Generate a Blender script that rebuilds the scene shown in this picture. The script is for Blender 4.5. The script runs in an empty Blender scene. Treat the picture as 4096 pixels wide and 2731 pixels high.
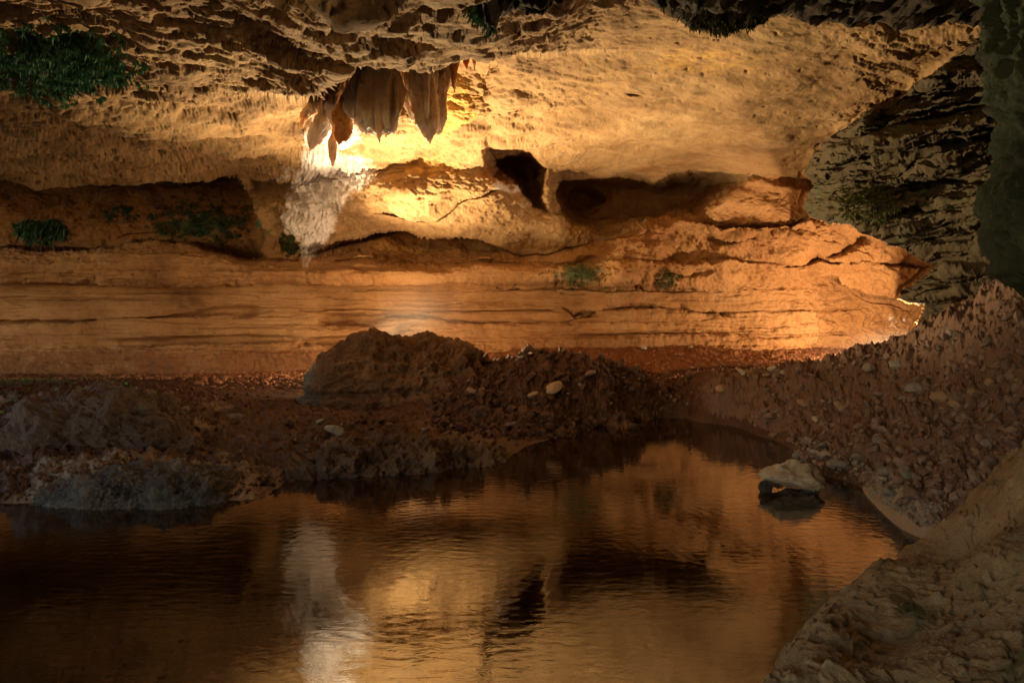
import bpy, math, random, time
import numpy as np
from concurrent.futures import ThreadPoolExecutor
T0 = time.time()
random.seed(7); RNG = np.random.default_rng(7)
F = 682.67          # focal length in pixels of a 1024-wide frame (24 mm lens)
CH = 1.7            # eye height above the pool
HZ = 300.0          # horizon row
sc = bpy.context.scene
COL = sc.collection

# ------------------------------------------------------------------ noise
_G = RNG.normal(size=(512, 3)).astype(np.float32); _G /= np.linalg.norm(_G, axis=1)[:, None]
_P = RNG.permutation(512).astype(np.int32); _P = np.concatenate([_P, _P, _P])
_POOL = ThreadPoolExecutor(4)

def _perlin(p):
    i = np.floor(p).astype(np.int32); f = p - i
    i &= 511
    u = f * f * f * (f * (f * 6 - 15) + 10)
    x0, y0, z0 = i[:, 0], i[:, 1], i[:, 2]
    x1, y1, z1 = (x0 + 1) & 511, (y0 + 1) & 511, (z0 + 1) & 511
    def g(xi, yi, zi, dx, dy, dz):
        h = _P[_P[_P[xi] + yi] + zi]
        v = _G[h]
        return v[:, 0] * (f[:, 0] - dx) + v[:, 1] * (f[:, 1] - dy) + v[:, 2] * (f[:, 2] - dz)
    def L(a, b, t): return a + (b - a) * t
    a = L(L(g(x0, y0, z0, 0, 0, 0), g(x1, y0, z0, 1, 0, 0), u[:, 0]), L(g(x0, y1, z0, 0, 1, 0), g(x1, y1, z0, 1, 1, 0), u[:, 0]), u[:, 1])
    b = L(L(g(x0, y0, z1, 0, 0, 1), g(x1, y0, z1, 1, 0, 1), u[:, 0]), L(g(x0, y1, z1, 0, 1, 1), g(x1, y1, z1, 1, 1, 1), u[:, 0]), u[:, 1])
    return L(a, b, u[:, 2]) * 1.6

def _chunks(fn, p):
    n = len(p)
    if n < 20000: return fn(p)
    k = max(4, n // 60000)
    return np.concatenate(list(_POOL.map(fn, np.array_split(p, k))))

def perlin(p): return _chunks(_perlin, np.ascontiguousarray(p, np.float32))

def fbm(p, oct=4, lac=2.03, gain=.5, seed=0., mode=0):
    """mode 0 plain, 1 ridged (crests), 2 billow (rounded lumps)"""
    p = np.asarray(p, np.float32) + np.float32(seed * 17.31)
    def fn(q):
        s = np.zeros(len(q), np.float32); a = 1.; t = 0.
        for _ in range(oct):
            v = _perlin(q)
            if mode == 1: v = 1 - 2 * np.abs(v)
            elif mode == 2: v = 2 * np.abs(v) - .5
            s += a * v; t += a; a *= gain; q = q * np.float32(lac) + np.float32(11.7)
        return s / t
    return _chunks(fn, p)

def _vor(p):
    i = np.floor(p).astype(np.int32); f = p - i
    d1 = np.full(len(p), 9., np.float32); d2 = d1.copy(); cid = np.zeros(len(p), np.int32)
    for dx in (-1, 0, 1):
        for dy in (-1, 0, 1):
            for dz in (-1, 0, 1):
                h = _P[_P[_P[(i[:, 0] + dx) & 511] + ((i[:, 1] + dy) & 511)] + ((i[:, 2] + dz) & 511)]
                o = _G[h] * .5 + .5
                d = (dx + o[:, 0] - f[:, 0]) ** 2 + (dy + o[:, 1] - f[:, 1]) ** 2 + (dz + o[:, 2] - f[:, 2]) ** 2
                m = d < d1
                d2 = np.where(m, d1, np.minimum(d2, d)); cid = np.where(m, h, cid); d1 = np.where(m, d, d1)
    return np.stack([np.sqrt(d1), np.sqrt(d2), cid.astype(np.float32) / 512], 1)
def voronoi(p): return _chunks(_vor, np.ascontiguousarray(p, np.float32))

def ss(x): x = np.clip(x + .5, 0, 1); return x * x * (3 - 2 * x)
def s01(a, b, x): x = np.clip((x - a) / (b - a), 0, 1); return x * x * (3 - 2 * x)
def crv(pts):
    pts = np.array(pts, float)
    return lambda x: np.interp(x, pts[:, 0], pts[:, 1])
def gau(px, py, cx, cy, rx, ry): return np.exp(-((px - cx) / rx) ** 2 - ((py - cy) / ry) ** 2)
def polysd(px, py, poly):
    """signed distance to a closed outline, positive inside"""
    poly = np.array(poly, np.float32); n = len(poly)
    d = np.full(px.shape, 1e9, np.float32); ins = np.zeros(px.shape, bool)
    for k in range(n):
        a, b = poly[k], poly[(k + 1) % n]
        e = b - a; wx, wy = px - a[0], py - a[1]
        t = np.clip((wx * e[0] + wy * e[1]) / (e @ e + 1e-9), 0, 1)
        d = np.minimum(d, (wx - t * e[0]) ** 2 + (wy - t * e[1]) ** 2)
        c = ((a[1] > py) != (b[1] > py)) & (px < e[0] * (py - a[1]) / (e[1] + 1e-12) + a[0])
        ins ^= c
    d = np.sqrt(d)
    return np.where(ins, d, -d)
def world(px, py, Y): return np.array([(px - 512) / F * Y, Y, CH + (HZ - py) / F * Y])

# ------------------------------------------------------------------ mesh helpers
def mk(name, V, Q, mat=None, parent=None, attrs=None, smooth=True):
    """V (n,3), Q (m,3|4) -> one mesh object"""
    V = np.ascontiguousarray(V, np.float32); Q = np.ascontiguousarray(Q, np.int32)
    me = bpy.data.meshes.new(name)
    k = Q.shape[1]
    me.vertices.add(len(V)); me.vertices.foreach_set('co', V.ravel())
    me.loops.add(Q.size); me.loops.foreach_set('vertex_index', Q.ravel())
    me.polygons.add(len(Q)); me.polygons.foreach_set('loop_start', np.arange(0, Q.size, k, dtype=np.int32))
    me.polygons.foreach_set('use_smooth', np.full(len(Q), smooth))
    for a, v in (attrs or {}).items():
        at = me.attributes.new(a, 'FLOAT', 'POINT'); at.data.foreach_set('value', np.ascontiguousarray(v, np.float32).ravel())
    me.update(); me.validate()
    o = bpy.data.objects.new(name, me); COL.objects.link(o)
    if mat: me.materials.append(mat)
    if parent: o.parent = parent
    return o
def gridq(nr, nc, wrap=False):
    r, c = np.meshgrid(np.arange(nr - 1), np.arange(nc if wrap else nc - 1), indexing='ij')
    c2 = (c + 1) % nc
    return np.stack([r * nc + c, r * nc + c2, (r + 1) * nc + c2, (r + 1) * nc + c], -1).reshape(-1, 4)
def gnormals(P):
    a = np.gradient(P, axis=1); b = np.gradient(P, axis=0)
    n = np.cross(a, b); n /= np.linalg.norm(n, axis=2)[..., None] + 1e-9
    return n
def tag(o, label=None, cat=None, group=None, kind=None):
    if label: o['label'] = label
    if cat: o['category'] = cat
    if group: o['group'] = group
    if kind: o['kind'] = kind
    return o
def empty(name, loc):
    o = bpy.data.objects.new(name, None); o.location = loc; o.empty_display_size = .1; COL.objects.link(o); return o
def tps(ctrl, q, smooth=1e-4):
    """thin plate spline through ctrl (n,3) evaluated at q (m,2)"""
    c = np.array(ctrl, float); n = len(c)
    def U(r2): return .5 * r2 * np.log(r2 + 1e-12)
    K = U(((c[:, None, :2] - c[None, :, :2]) ** 2).sum(2)) + smooth * np.eye(n)
    Pm = np.c_[np.ones(n), c[:, :2]]
    A = np.block([[K, Pm], [Pm.T, np.zeros((3, 3))]])
    w = np.linalg.solve(A, np.r_[c[:, 2], 0, 0, 0]).astype(np.float32)
    c = c.astype(np.float32)
    def fn(z):
        r2 = (z[:, None, 0] - c[None, :, 0]) ** 2 + (z[:, None, 1] - c[None, :, 1]) ** 2
        return (.5 * r2 * np.log(r2 + 1e-12)) @ w[:n] + w[n] + z @ w[n + 1:]
    return _chunks(fn, np.ascontiguousarray(q, np.float32))

# ------------------------------------------------------------------ materials
def lin(r, g, b): return tuple(((c / 255 + .055) / 1.055) ** 2.4 if c > 10 else c / 255 / 12.92 for c in (r, g, b)) + (1,)
class NT:
    def __init__(s, name):
        s.m = bpy.data.materials.new(name); s.m.use_nodes = True
        s.t = s.m.node_tree; s.t.nodes.clear()
        s.out = s.n('ShaderNodeOutputMaterial')
        s.tc = s.n('ShaderNodeTexCoord').outputs['Object']
    def n(s, ty, **k):
        x = s.t.nodes.new(ty)
        for a, v in k.items(): setattr(x, a, v)
        return x
    def l(s, a, b): s.t.links.new(a, b)
    def put(s, sock, v):
        if hasattr(v, 'is_linked') or hasattr(v, 'links'): s.l(v, sock)
        else: sock.default_value = v
    def map(s, sc=(1, 1, 1), rot=(0, 0, 0), src=None):
        m = s.n('ShaderNodeMapping'); s.l(src or s.tc, m.inputs[0]); m.inputs['Scale'].default_value = sc; m.inputs['Rotation'].default_value = rot
        return m.outputs[0]
    def noise(s, scale, detail=5, rough=.55, vec=None, dist=0., kind='FBM'):
        x = s.n('ShaderNodeTexNoise'); s.l(vec or s.tc, x.inputs['Vector']); x.inputs['Scale'].default_value = scale
        x.inputs['Detail'].default_value = detail; x.inputs['Roughness'].default_value = rough; x.inputs['Distortion'].default_value = dist
        return x.outputs['Fac']
    def vor(s, scale, feat='F1', vec=None, out='Distance'):
        x = s.n('ShaderNodeTexVoronoi', feature=feat); s.l(vec or s.tc, x.inputs['Vector']); x.inputs['Scale'].default_value = scale
        return x.outputs[out]
    def ramp(s, fac, pts, interp='LINEAR'):
        r = s.n('ShaderNodeValToRGB'); s.l(fac, r.inputs[0]); cr = r.color_ramp; cr.interpolation = interp
        while len(cr.elements) < len(pts): cr.elements.new(.5)
        for e, (p, c) in zip(cr.elements, pts):
            e.position = p; e.color = c if hasattr(c, '__len__') else (c, c, c, 1)
        return r.outputs[0]
    def mix(s, f, a, b, blend='MIX'):
        x = s.n('ShaderNodeMix', data_type='RGBA', blend_type=blend); s.put(x.inputs[0], f); s.put(x.inputs[6], a); s.put(x.inputs[7], b); return x.outputs[2]
    def math(s, op, a, b=0., c=0.):
        x = s.n('ShaderNodeMath', operation=op); s.put(x.inputs[0], a); s.put(x.inputs[1], b); s.put(x.inputs[2], c); return x.outputs[0]
    def attr(s, nm): return s.n('ShaderNodeAttribute', attribute_name=nm).outputs['Fac']
    def bump(s, h, dist=.01, strength=1., nrm=None):
        b = s.n('ShaderNodeBump'); s.l(h, b.inputs['Height']); b.inputs['Distance'].default_value = dist; b.inputs['Strength'].default_value = strength
        if nrm: s.l(nrm, b.inputs['Normal'])
        return b.outputs[0]
    def bsdf(s, col, rough=.85, nrm=None, spec=.3, **k):
        b = s.n('ShaderNodeBsdfPrincipled'); s.put(b.inputs['Base Color'], col); s.put(b.inputs['Roughness'], rough); s.put(b.inputs['Specular IOR Level'], spec)
        if nrm: s.l(nrm, b.inputs['Normal'])
        for a, v in k.items(): s.put(b.inputs[a], v)
        s.l(b.outputs[0], s.out.inputs[0]); return b

def rock(name, c0, c1, c2, sc=1., strat=0., bumpd=.012, rough=.85, spec=.25, extra=()):
    """sandstone: three tones, ochre and grey patches, fine grain; extra = (attribute, colour a, colour b, noise scale)"""
    t = NT(name)
    big = t.noise(.7 * sc, 6, .6)
    med = t.noise(4.3 * sc, 6, .65, dist=.6)
    fine = t.noise(38 * sc, 4, .7)
    col = t.ramp(big, [(.32, c0), (.5, c1), (.68, c2)])
    col = t.mix(t.ramp(med, [(.4, 0.), (.62, .75)]), col, t.mix(.5, col, c2))
    col = t.mix(t.ramp(t.noise(2.1 * sc, 5, .6, vec=t.map((1, 1, 1), (.4, .2, 1.))), [(.52, 0.), (.66, .6)]), col, t.mix(.6, col, c0))
    if strat:
        st = t.noise(1., 5, .6, vec=t.map((.12, .12, 5.)))
        brk = t.ramp(t.noise(.9, 5, .65, vec=t.map((.6, .6, 1.5))), [(.38, .1), (.62, 1.)])
        col = t.mix(t.math('MULTIPLY', brk, t.ramp(st, [(.42, 0.), (.62, strat)])), col, t.mix(.75, col, c0, 'MULTIPLY'))
        col = t.mix(t.math('MULTIPLY', brk, t.ramp(t.noise(1., 4, .6, vec=t.map((.15, .15, 11.))), [(.5, 0.), (.66, strat * .7)])), col, c2)
    col = t.mix(.55, col, t.ramp(fine, [(.25, .5), (.75, 1.25)]), 'MULTIPLY')
    for an, ca, cb, ns in extra:
        a = t.attr(an)
        nz = t.noise(ns, 6, .7)
        m = t.ramp(t.math('ADD', a, t.math('MULTIPLY', t.math('SUBTRACT', nz, .5), .9)), [(.42, 0.), (.62, 1.)])
        m = t.math('MULTIPLY', m, t.ramp(a, [(.02, 0.), (.15, 1.)]))
        col = t.mix(m, col, t.mix(t.noise(ns * 3.1, 4, .6), ca, cb))
    h = t.math('ADD', t.math('MULTIPLY', t.noise(14 * sc, 6, .65, dist=.4), .9), t.math('MULTIPLY', fine, .45))
    h = t.math('SUBTRACT', h, t.math('MULTIPLY', t.ramp(t.vor(9 * sc, vec=t.map((1, 1, 1.6))), [(.0, 1.), (.28, 0.)]), .35))
    wet = t.attr('wet')
    rg = t.mix(wet, t.ramp(med, [(.3, rough), (.7, min(1, rough + .1))]), (.3, .3, .3, 1))
    t.bsdf(col, rg, t.bump(h, bumpd), t.math('ADD', spec, t.math('MULTIPLY', wet, .45)))
    return t.m

WHITE = ('white', (.74, .69, .68, 1), (.56, .49, .46, 1), 5.)
GREEN = ('green', (.045, .065, .032, 1), (.085, .11, .055, 1), 7.)
SHADE = ('dark', (.052, .037, .019, 1), (.088, .066, .035, 1), 3.)  # dim tone that puts shade into the rock colour
RUST = ('rust', (.24, .105, .040, 1), (.19, .085, .036, 1), 3.)
OCHRE = ('ochre', (.55, .33, .09, 1), (.46, .26, .08, 1), 5.)
M_CEIL = rock('ceiling_rock', (.14, .072, .03, 1), (.30, .175, .075, 1), (.40, .26, .125, 1), 1., 0., extra=(OCHRE, WHITE, RUST, SHADE, GREEN))
M_WALL = rock('wall_rock', (.20, .085, .030, 1), (.33, .165, .062, 1), (.42, .24, .105, 1), 1., .3, extra=(OCHRE, WHITE, RUST, SHADE, GREEN))
M_EARTH = rock('red_earth', (.04, .017, .009, 1), (.065, .029, .015, 1), (.10, .048, .026, 1), 2.2, 0., .02, .9, .2,
               extra=(('redearth', (.25, .105, .04, 1), (.17, .07, .028, 1), 4.), ('slope', (.21, .128, .088, 1), (.125, .072, .048, 1), 5.), ('grey', (.22, .19, .16, 1), (.15, .115, .09, 1), 6.), ('pale', (.40, .33, .24, 1), (.3, .22, .15, 1), 8.), ('green', (.05, .085, .035, 1), (.08, .12, .05, 1), 9.)))

# ------------------------------------------------------------------ the cave shell
def axis(*segs):
    out = []
    for a, b, st in segs: out.append(np.arange(a, b, st))
    return np.concatenate(out)
gx = axis((-330, -12, 7), (-12, 1036, .8), (1036, 1380, 7))
gy = axis((-170, -8, 4), (-8, 396, .75))
PX, PY = np.meshgrid(gx, gy); PX = PX.astype(np.float32); PY = PY.astype(np.float32)
sh = PX.shape
q2 = np.stack([PX.ravel() / 22, PY.ravel() / 15, np.zeros(PX.size, np.float32)], 1)
wx = fbm(q2, 4, seed=1).reshape(sh) * 5.; wy = fbm(q2, 4, seed=2).reshape(sh) * 4.
X, Y = PX + wx, PY + wy                                           # warped lookup so that traced edges turn ragged
def below(c, w=2., u=None): return ss(((Y if u is None else u) - c(X)) / w)
def span(a, b, w=20): return ss((X - a) / w) * ss((b - X) / w)

lip = crv([(-400, 172), (0, 179), (60, 184), (120, 183), (180, 179), (236, 175), (250, 196), (262, 225), (300, 258)])
ledge = crv([(-400, 242), (0, 247), (60, 249), (100, 249), (150, 241), (190, 244), (215, 250), (240, 258), (310, 259), (325, 257), (370, 258), (420, 263), (440, 265), (480, 258), (530, 262), (620, 262)])
belly = crv([(295, 258), (310, 254), (330, 246), (360, 238), (390, 230), (420, 236), (450, 239), (475, 238), (491, 245), (522, 256), (547, 254), (567, 247), (607, 239), (634, 234), (660, 222)])
bandlow = crv([(-400, 280), (0, 283), (100, 287), (250, 287), (300, 285), (400, 284), (560, 282), (700, 288), (800, 288)])

slow = fbm(np.stack([PX.ravel() / 170, PY.ravel() / 120, np.full(PX.size, 3.)], 1), 3, seed=5).reshape(sh)
zc = np.interp(PX, [-300, 150, 420, 560, 760, 1000], [2.05, 2.15, 2.85, 2.75, 2.5, 2.3]).astype(np.float32) * (1 + .05 * slow)
lip2 = crv([(325, 96), (338, 78), (352, 63), (366, 57), (400, 56), (440, 55), (472, 55), (486, 60), (500, 52)])
zc = zc - (.72 + .45 * s01(62, -25, Y)) * (1 - below(lip2, 1.5)) * np.exp(-((np.maximum(X - 460, 0) + np.maximum(370 - X, 0)) / 120) ** 2)
Yc = zc * F / np.maximum(HZ - PY, 8.)
Yw = np.interp(PX, [-330, 0, 120, 700, 850, 1000], [12.2, 13.3, 13.6, 13.7, 13.7, 14.0]).astype(np.float32) + .35 * slow
def smin(a, b, k): h = np.clip(.5 + .5 * (b - a) / k, 0, 1); return b + (a - b) * h - k * h * (1 - h)
D = smin(Yc, Yw, 1.3)
# soft bulge of the roof over the pool, its foot cut off by the "belly" line
m = 1 - below(belly, 2.5) * span(296, 700, 12)
D += .6 * below(lip2, 1.5) * (1 - s01(10, 75, Y - lip2(X))) * span(330, 492, 8)
D += -2.2 * gau(X, Y, 430, 176, 125, 60) * m
D += -.5 * gau(X, Y, 345, 190, 50, 45) * m
# hollow between belly line and ledge: slopes forward to the ledge
under = below(belly, 2.5) * (1 - below(ledge, 2.)) * span(300, 665, 14)
t = np.clip((Y - belly(X)) / np.maximum(ledge(X) - belly(X), 4), 0, 1)
D += under * (13.75 - .45 * t - D)
# left hollow under the ceiling lip
rec = ss((Y - lip(X)) / 2.) * (1 - below(ledge, 2.)) * ss((262 - X) / 16)
D += rec * (15.4 - D)
# ledge band (bulging stratum) and the wall below it
band = below(ledge, 2.) * (1 - below(bandlow, 2.5)) * ss((700 - X) / 200)
bt = np.clip((Y - ledge(X)) / np.maximum(bandlow(X) - ledge(X), 5), 0, 1)
D += band * (13.05 - .35 * np.sin(bt * 3.14) ** .7 + .1 * slow - D) * .95
low = below(bandlow, 2.5) * ss((790 - X) / 80)
D += low * (13.5 + .25 * slow - .012 * np.maximum(Y - 322, 0) - D)
# hollows right of the bulge
hA = polysd(X, Y, [(481, 150), (487, 141), (498, 145), (523, 144), (534, 148), (541, 157), (546, 170), (546, 200), (552, 216), (535, 212), (524, 201), (515, 187), (492, 177), (483, 165)])
D += 1.9 * s01(-2, 16, hA) * (1 - .4 * s01(520, 556, X))
hB = polysd(X, Y, [(547, 190), (549, 176), (558, 169), (592, 171), (645, 173), (656, 177), (677, 174), (693, 170), (712, 169), (730, 171), (745, 180), (725, 196), (700, 212), (668, 222), (640, 224), (600, 232), (570, 228), (556, 212)])
D += 1.7 * s01(-4, 17, hB)
D += .6 * ss(polysd(X, Y, [(567, 201), (571, 192), (579, 188), (592, 191), (602, 200), (588, 207), (569, 206)]) / 6.)
# lit corner rock and the slope right of the hollows
D += -.5 * ss(polysd(X, Y, [(704, 184), (722, 178), (760, 177), (800, 184), (818, 190), (815, 222), (760, 228), (715, 228), (700, 205)]) / 13.)
top2 = crv([(560, 250), (607, 239), (634, 233), (645, 220), (662, 216), (700, 222), (720, 229), (735, 231), (790, 229), (812, 219), (850, 224), (960, 268)])
slope = below(top2, 2.5) * span(610, 960, 30)
D += slope * (-.55 + .55 * s01(0, 70, Y - top2(X))) * (1 - low)
lowR = crv([(800, 282), (830, 277), (852, 288), (872, 296), (897, 299), (960, 300)])
D += .5 * below(lowR, 2.) * ss((X - 822) / 30) * (1 - below(crv([(0, 352), (1100, 352)]), 10))
# near rock mass of the right-hand side
R = polysd(X, Y, [(815, 187), (804, 206), (811, 217), (850, 226), (900, 245), (941, 266), (926, 276), (906, 290), (897, 298), (910, 302), (926, 306), (918, 322), (929, 338), (916, 346), (904, 354), (900, 420), (1500, 420), (1500, -200), (1250, -200), (1040, 10), (960, 55), (905, 94), (868, 112), (838, 134), (815, 155), (806, 172)])
Yr = np.interp(PX, [790, 830, 900, 1000, 1380], [9.3, 9.0, 8.5, 7.6, 6.4]).astype(np.float32) / (1 + .7 * (HZ - PY) / F) + .25 * slow
Yr = Yr + 1.2 * np.exp(-np.maximum(X - 806, 0) / 26)              # rounds its far end away
tilt = Y + .13 * (X - 900)                                        # beds dip to the left
Yr += .55 * below(crv([(780, 174), (830, 178), (900, 178), (940, 174), (1000, 154), (1400, 120)]), 4) * (1 - s01(0, 60, Y - 176)) * ss((970 - X) / 120)
Yr -= .45 * ss(polysd(X, Y, [(905, 176), (925, 160), (975, 140), (1020, 140), (1020, 158), (960, 172), (925, 180)]) / 3)
Yr -= .6 * (1 - below(crv([(800, 176), (870, 150), (930, 140), (1000, 122), (1300, 60)]), 4)) * ss((X - 850) / 60)
Yr += .4 * (1 - below(crv([(850, 150), (900, 118), (950, 108), (1010, 92), (1300, 30)]), 3)) * ss((X - 870) / 30)
bedn = fbm(np.stack([X.ravel() / 150, (Y + .165 * (X - 815)).ravel() / 15, np.full(X.size, 6.)], 1), 5, seed=23, gain=.55).reshape(sh)
bx_ = bedn * 6; bf_ = np.floor(bx_); Yr = Yr + .6 * (bf_ + s01(.42, .58, bx_ - bf_)) / 6 + .12 * bedn
inR = ss(R / 2.5)
edgeR = ss((X - 800) / 4)
D = D + inR * (np.minimum(Yr, np.where(Y < 172, smin(Yc, Yr, .5), Yr)) - D)

# thin bedding cracks and grooves: (polyline, half height px, depth m, x-range)
for pts, w, dep in [
    ([(-60, 326), (0, 322), (60, 321), (120, 319), (165, 317), (200, 313), (225, 311), (260, 311)], 1.6, .22),
    ([(240, 311), (300, 309), (360, 309), (420, 310), (500, 310), (560, 309)], 1.1, .12),
    ([(316, 319), (370, 318), (395, 315), (415, 315), (450, 319), (500, 322), (560, 321), (600, 316)], 2.6, .3),
    ([(296, 344), (330, 339), (362, 336), (395, 331), (412, 323)], 2.2, .25),
    ([(110, 341), (170, 339), (230, 336), (300, 338)], 2.0, .15),
    ([(0, 300), (80, 301), (160, 299)], .9, .06), ([(0, 292), (90, 293), (200, 291)], .8, .05),
    ([(330, 262), (370, 260), (400, 263), (440, 267)], 1.3, .18),
    ([(445, 265), (475, 262), (540, 263.5), (575, 262), (603, 256)], 1.7, .3),
    ([(562, 306), (572, 313), (590, 311), (620, 311), (660, 308), (690, 310), (730, 313)], 1.8, .28),
    ([(596, 309), (620, 307), (640, 306), (665, 309)], 2.6, .25),
    ([(640, 310), (680, 306), (705, 313), (760, 311), (860, 309)], 1.3, .14),
    ([(780, 266), (802, 264), (818, 258), (832, 262), (870, 261), (905, 265), (935, 266)], 1.9, .3),
    ([(822, 256), (845, 250), (862, 240), (872, 243)], 3.2, .3),
    ([(575, 336), (640, 334), (700, 333), (770, 336), (850, 333)], 1.8, .15),
    ([(560, 325), (620, 322), (700, 324), (800, 327)], 1., .08),
    ([(372, 206), (395, 209), (410, 217), (428, 221)], 1.6, .2), ([(430, 222), (455, 208), (480, 196), (500, 188)], 1., .12),
    ([(498, 18), (530, 27), (548, 33)], 2., .15), ([(545, 165), (600, 163), (650, 165)], 1., .05),
    ([(625, 88), (642, 91), (645, 95)], 1.8, .12), ([(645, 150), (655, 147), (664, 150)], 2.6, .2), ([(714, 134), (726, 135), (733, 137)], 1.3, .1),
    ([(820, 240), (850, 246), (880, 258)], 1., .07), ([(700, 235), (725, 243), (760, 236)], 1.8, .15),
    ([(655, 266), (668, 272), (690, 276), (715, 270)], 2.6, .2),
    ([(900, 122), (940, 116), (985, 104)], 1.8, .3), ([(905, 150), (950, 132), (1000, 126)], 1.5, .18), ([(920, 226), (960, 220), (1000, 214)], 1.4, .15),
    ([(840, 195), (850, 205), (856, 222)], 2., .2), ([(880, 200), (900, 192), (935, 186)], 1.5, .15)]:
    c = crv(pts); a, b = pts[0][0], pts[-1][0]
    wv = w * (1 + .5 * slow) + .0
    D += dep * np.exp(-((Y - .6 * wy - c(X)) / wv) ** 2) * ss((X - a) / 18 - .3) * ss((b - X) / 18 - .3)

P0 = np.stack([(PX - 512) / F * D, D, CH + (HZ - PY) / F * D], -1).astype(np.float32)
# smooth normals from a softened copy
def blur(a, k):
    for ax in (0, 1):
        for _ in range(2):
            c = np.cumsum(np.concatenate([np.repeat(a.take([0], ax), k + 1, ax), a, np.repeat(a.take([-1], ax), k, ax)], ax), ax, dtype=np.float64)
            a = ((c.take(range(2 * k + 1, c.shape[ax]), ax) - c.take(range(0, c.shape[ax] - 2 * k - 1), ax)) / (2 * k + 1)).astype(np.float32)
    return a
Dn = blur(D, 4)
N = gnormals(np.stack([(PX - 512) / F * Dn, Dn, CH + (HZ - PY) / F * Dn], -1))
N *= np.sign((N * -(P0 - np.array([0, 0, CH], np.float32))).sum(-1))[..., None]       # towards the room
Pf = P0.reshape(-1, 3)
def pn(scale, **k): return fbm(Pf * np.array(scale, np.float32), **k).reshape(sh)
ceilmask = np.clip(-N[..., 2] * 1.5, 0, 1) * (1 - .8 * inR)
strat = low + .5 * band
rough_l = s01(520, 300, PX) * (1 - strat)                               # rougher, pitted roof on the left
smooth_r = s01(520, 640, PX) * (1 - s01(800, 880, PX)) * s01(235, 150, PY)
def terr(n, k, w=.1):
    x = n * k; f = np.floor(x); return (f + s01(.5 - w, .5 + w, x - f)) / k
big = pn((.9, .9, 1.2), oct=4, seed=3)
mid = pn((2.6, 2.6, 3.2), oct=5, seed=4, mode=1)
fin = pn((8, 8, 10), oct=4, seed=6, gain=.6)
bed = pn((.35, .35, 6.5), oct=5, seed=8)
pit = voronoi(Pf * np.array((3.6, 3.6, 5.2), np.float32) + .6 * np.stack([fin.ravel()] * 3, 1))
pits = (s01(.42, .10, pit[:, 0]) * (pit[:, 2] > .78)).reshape(sh)
pit2 = voronoi(Pf * np.array((7.5, 8, 11), np.float32) + .5 * np.stack([fin.ravel()] * 3, 1))
pits2 = (s01(.36, .1, pit2[:, 0]) * (pit2[:, 2] > .7)).reshape(sh)
A = 1 - .55 * smooth_r
slab = terr(fbm((Pf @ np.array([[.94, .34, 0], [-.34, .94, .0], [0, 0, 1]], np.float32).T) * np.array((.55, 1.35, 1.5), np.float32), 5, seed=15, gain=.55).reshape(sh), 9)
slab2 = terr(pn((1.6, 3., 3.4), oct=4, seed=16, gain=.55), 5)
bedt = terr(pn((.22, .22, 3.6), oct=5, seed=17), 7, .07)
h = .14 * big * (1 - .7 * strat) + .035 * (mid - .25) * A * (1 - .4 * ceilmask) * (1 - .6 * strat) + .02 * fin * A * (1 - .2 * strat) * (1 - .6 * ceilmask * s01(45, 90, PY)) + .06 * bed * strat + .27 * bedt * strat
h += ((.22 + .08 * rough_l) * slab + .05 * slab2) * (1 - strat) * (1 - .78 * smooth_r)
h += (-.11 * pits * rough_l - .07 * pits2 * (rough_l + .35 * smooth_r)) * s01(.45, -.2, big)
# flaky, bedded relief on the rock of the right-hand side and on the roof's left part
dip = Pf @ np.array([[1, 0, 0], [0, 1, 0], [.18, 0, 1]], np.float32).T
fl = fbm(dip * np.array((1.1, 1.1, 5.), np.float32), 5, seed=9, mode=1).reshape(sh)
h = h * (1 - .6 * inR) + (.05 * (fl - .2) + .05 * big + .03 * (mid - .25) + .015 * fin) * inR
slr = slope * (1 - low * .5) * (1 - inR)
h += slr * (.07 * (mid - .25) + .03 * fin + .10 * terr(pn((.9, .9, 3.2), oct=5, seed=19, gain=.55), 6, .07))
h += low * s01(334, 350, Y) * (.10 * pn((2.2, 2.2, 3.), oct=5, seed=21, gain=.6) + .03 * fin)
rt = Pf @ np.array([[.94, .34, 0], [-.34, .94, .0], [0, 0, 1]], np.float32).T
flk = fbm(rt * np.array((1.1, 3.0, 3.6), np.float32), 4, seed=12, mode=1, gain=.5).reshape(sh)
h += .06 * (flk - .2) * (rough_l + .3 * smooth_r) * s01(-.35, .3, big) * (1 - inR)
gs = np.abs(np.gradient(D, axis=0)) + np.abs(np.gradient(D, axis=1)); h *= 1 - .93 * blur(s01(.08, .22, gs).astype(np.float32), 2)
P = P0 + N * h[..., None]
# -------- rock colour: mineral crust, ochre, red earth wash, algae, plus shade painted as 'dark'
n2 = fbm(np.stack([PX.ravel() / 45, PY.ravel() / 30, np.full(PX.size, 7.)], 1), 4, seed=14).reshape(sh)
n3 = fbm(np.stack([PX.ravel() / 16, PY.ravel() / 26, np.full(PX.size, 4.)], 1), 5, seed=22, gain=.6).reshape(sh)
X_ = X + 14 * n3; X, Xk = X_, X
white = (1.12 + .4 * n3) * np.maximum.reduce([1.1 * gau(X, Y, 322, 176, 36, 32), .85 * gau(X, Y, 352, 172, 34, 20), 1.15 * gau(X, Y, 314, 214, 24, 34), .8 * gau(X, Y, 308, 245, 12, 24), .7 * gau(X, Y, 335, 130, 38, 22),
                           .75 * gau(X, Y, 508, 186, 22, 7), .5 * gau(X, Y, 525, 203, 9, 9), .45 * gau(X, Y, 420, 105, 20, 30), .35 * gau(X, Y, 890, 320, 50, 20)])
X = Xk
ochre = np.maximum.reduce([.8 * gau(X, Y, 450, 105, 40, 40), .5 * gau(X, Y, 430, 165, 60, 20), .55 * gau(X, Y, 400, 250, 90, 10), .5 * gau(X, Y, 700, 60, 120, 40), .4 * gau(X, Y, 600, 90, 90, 30)]) + .15 * n2
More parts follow.
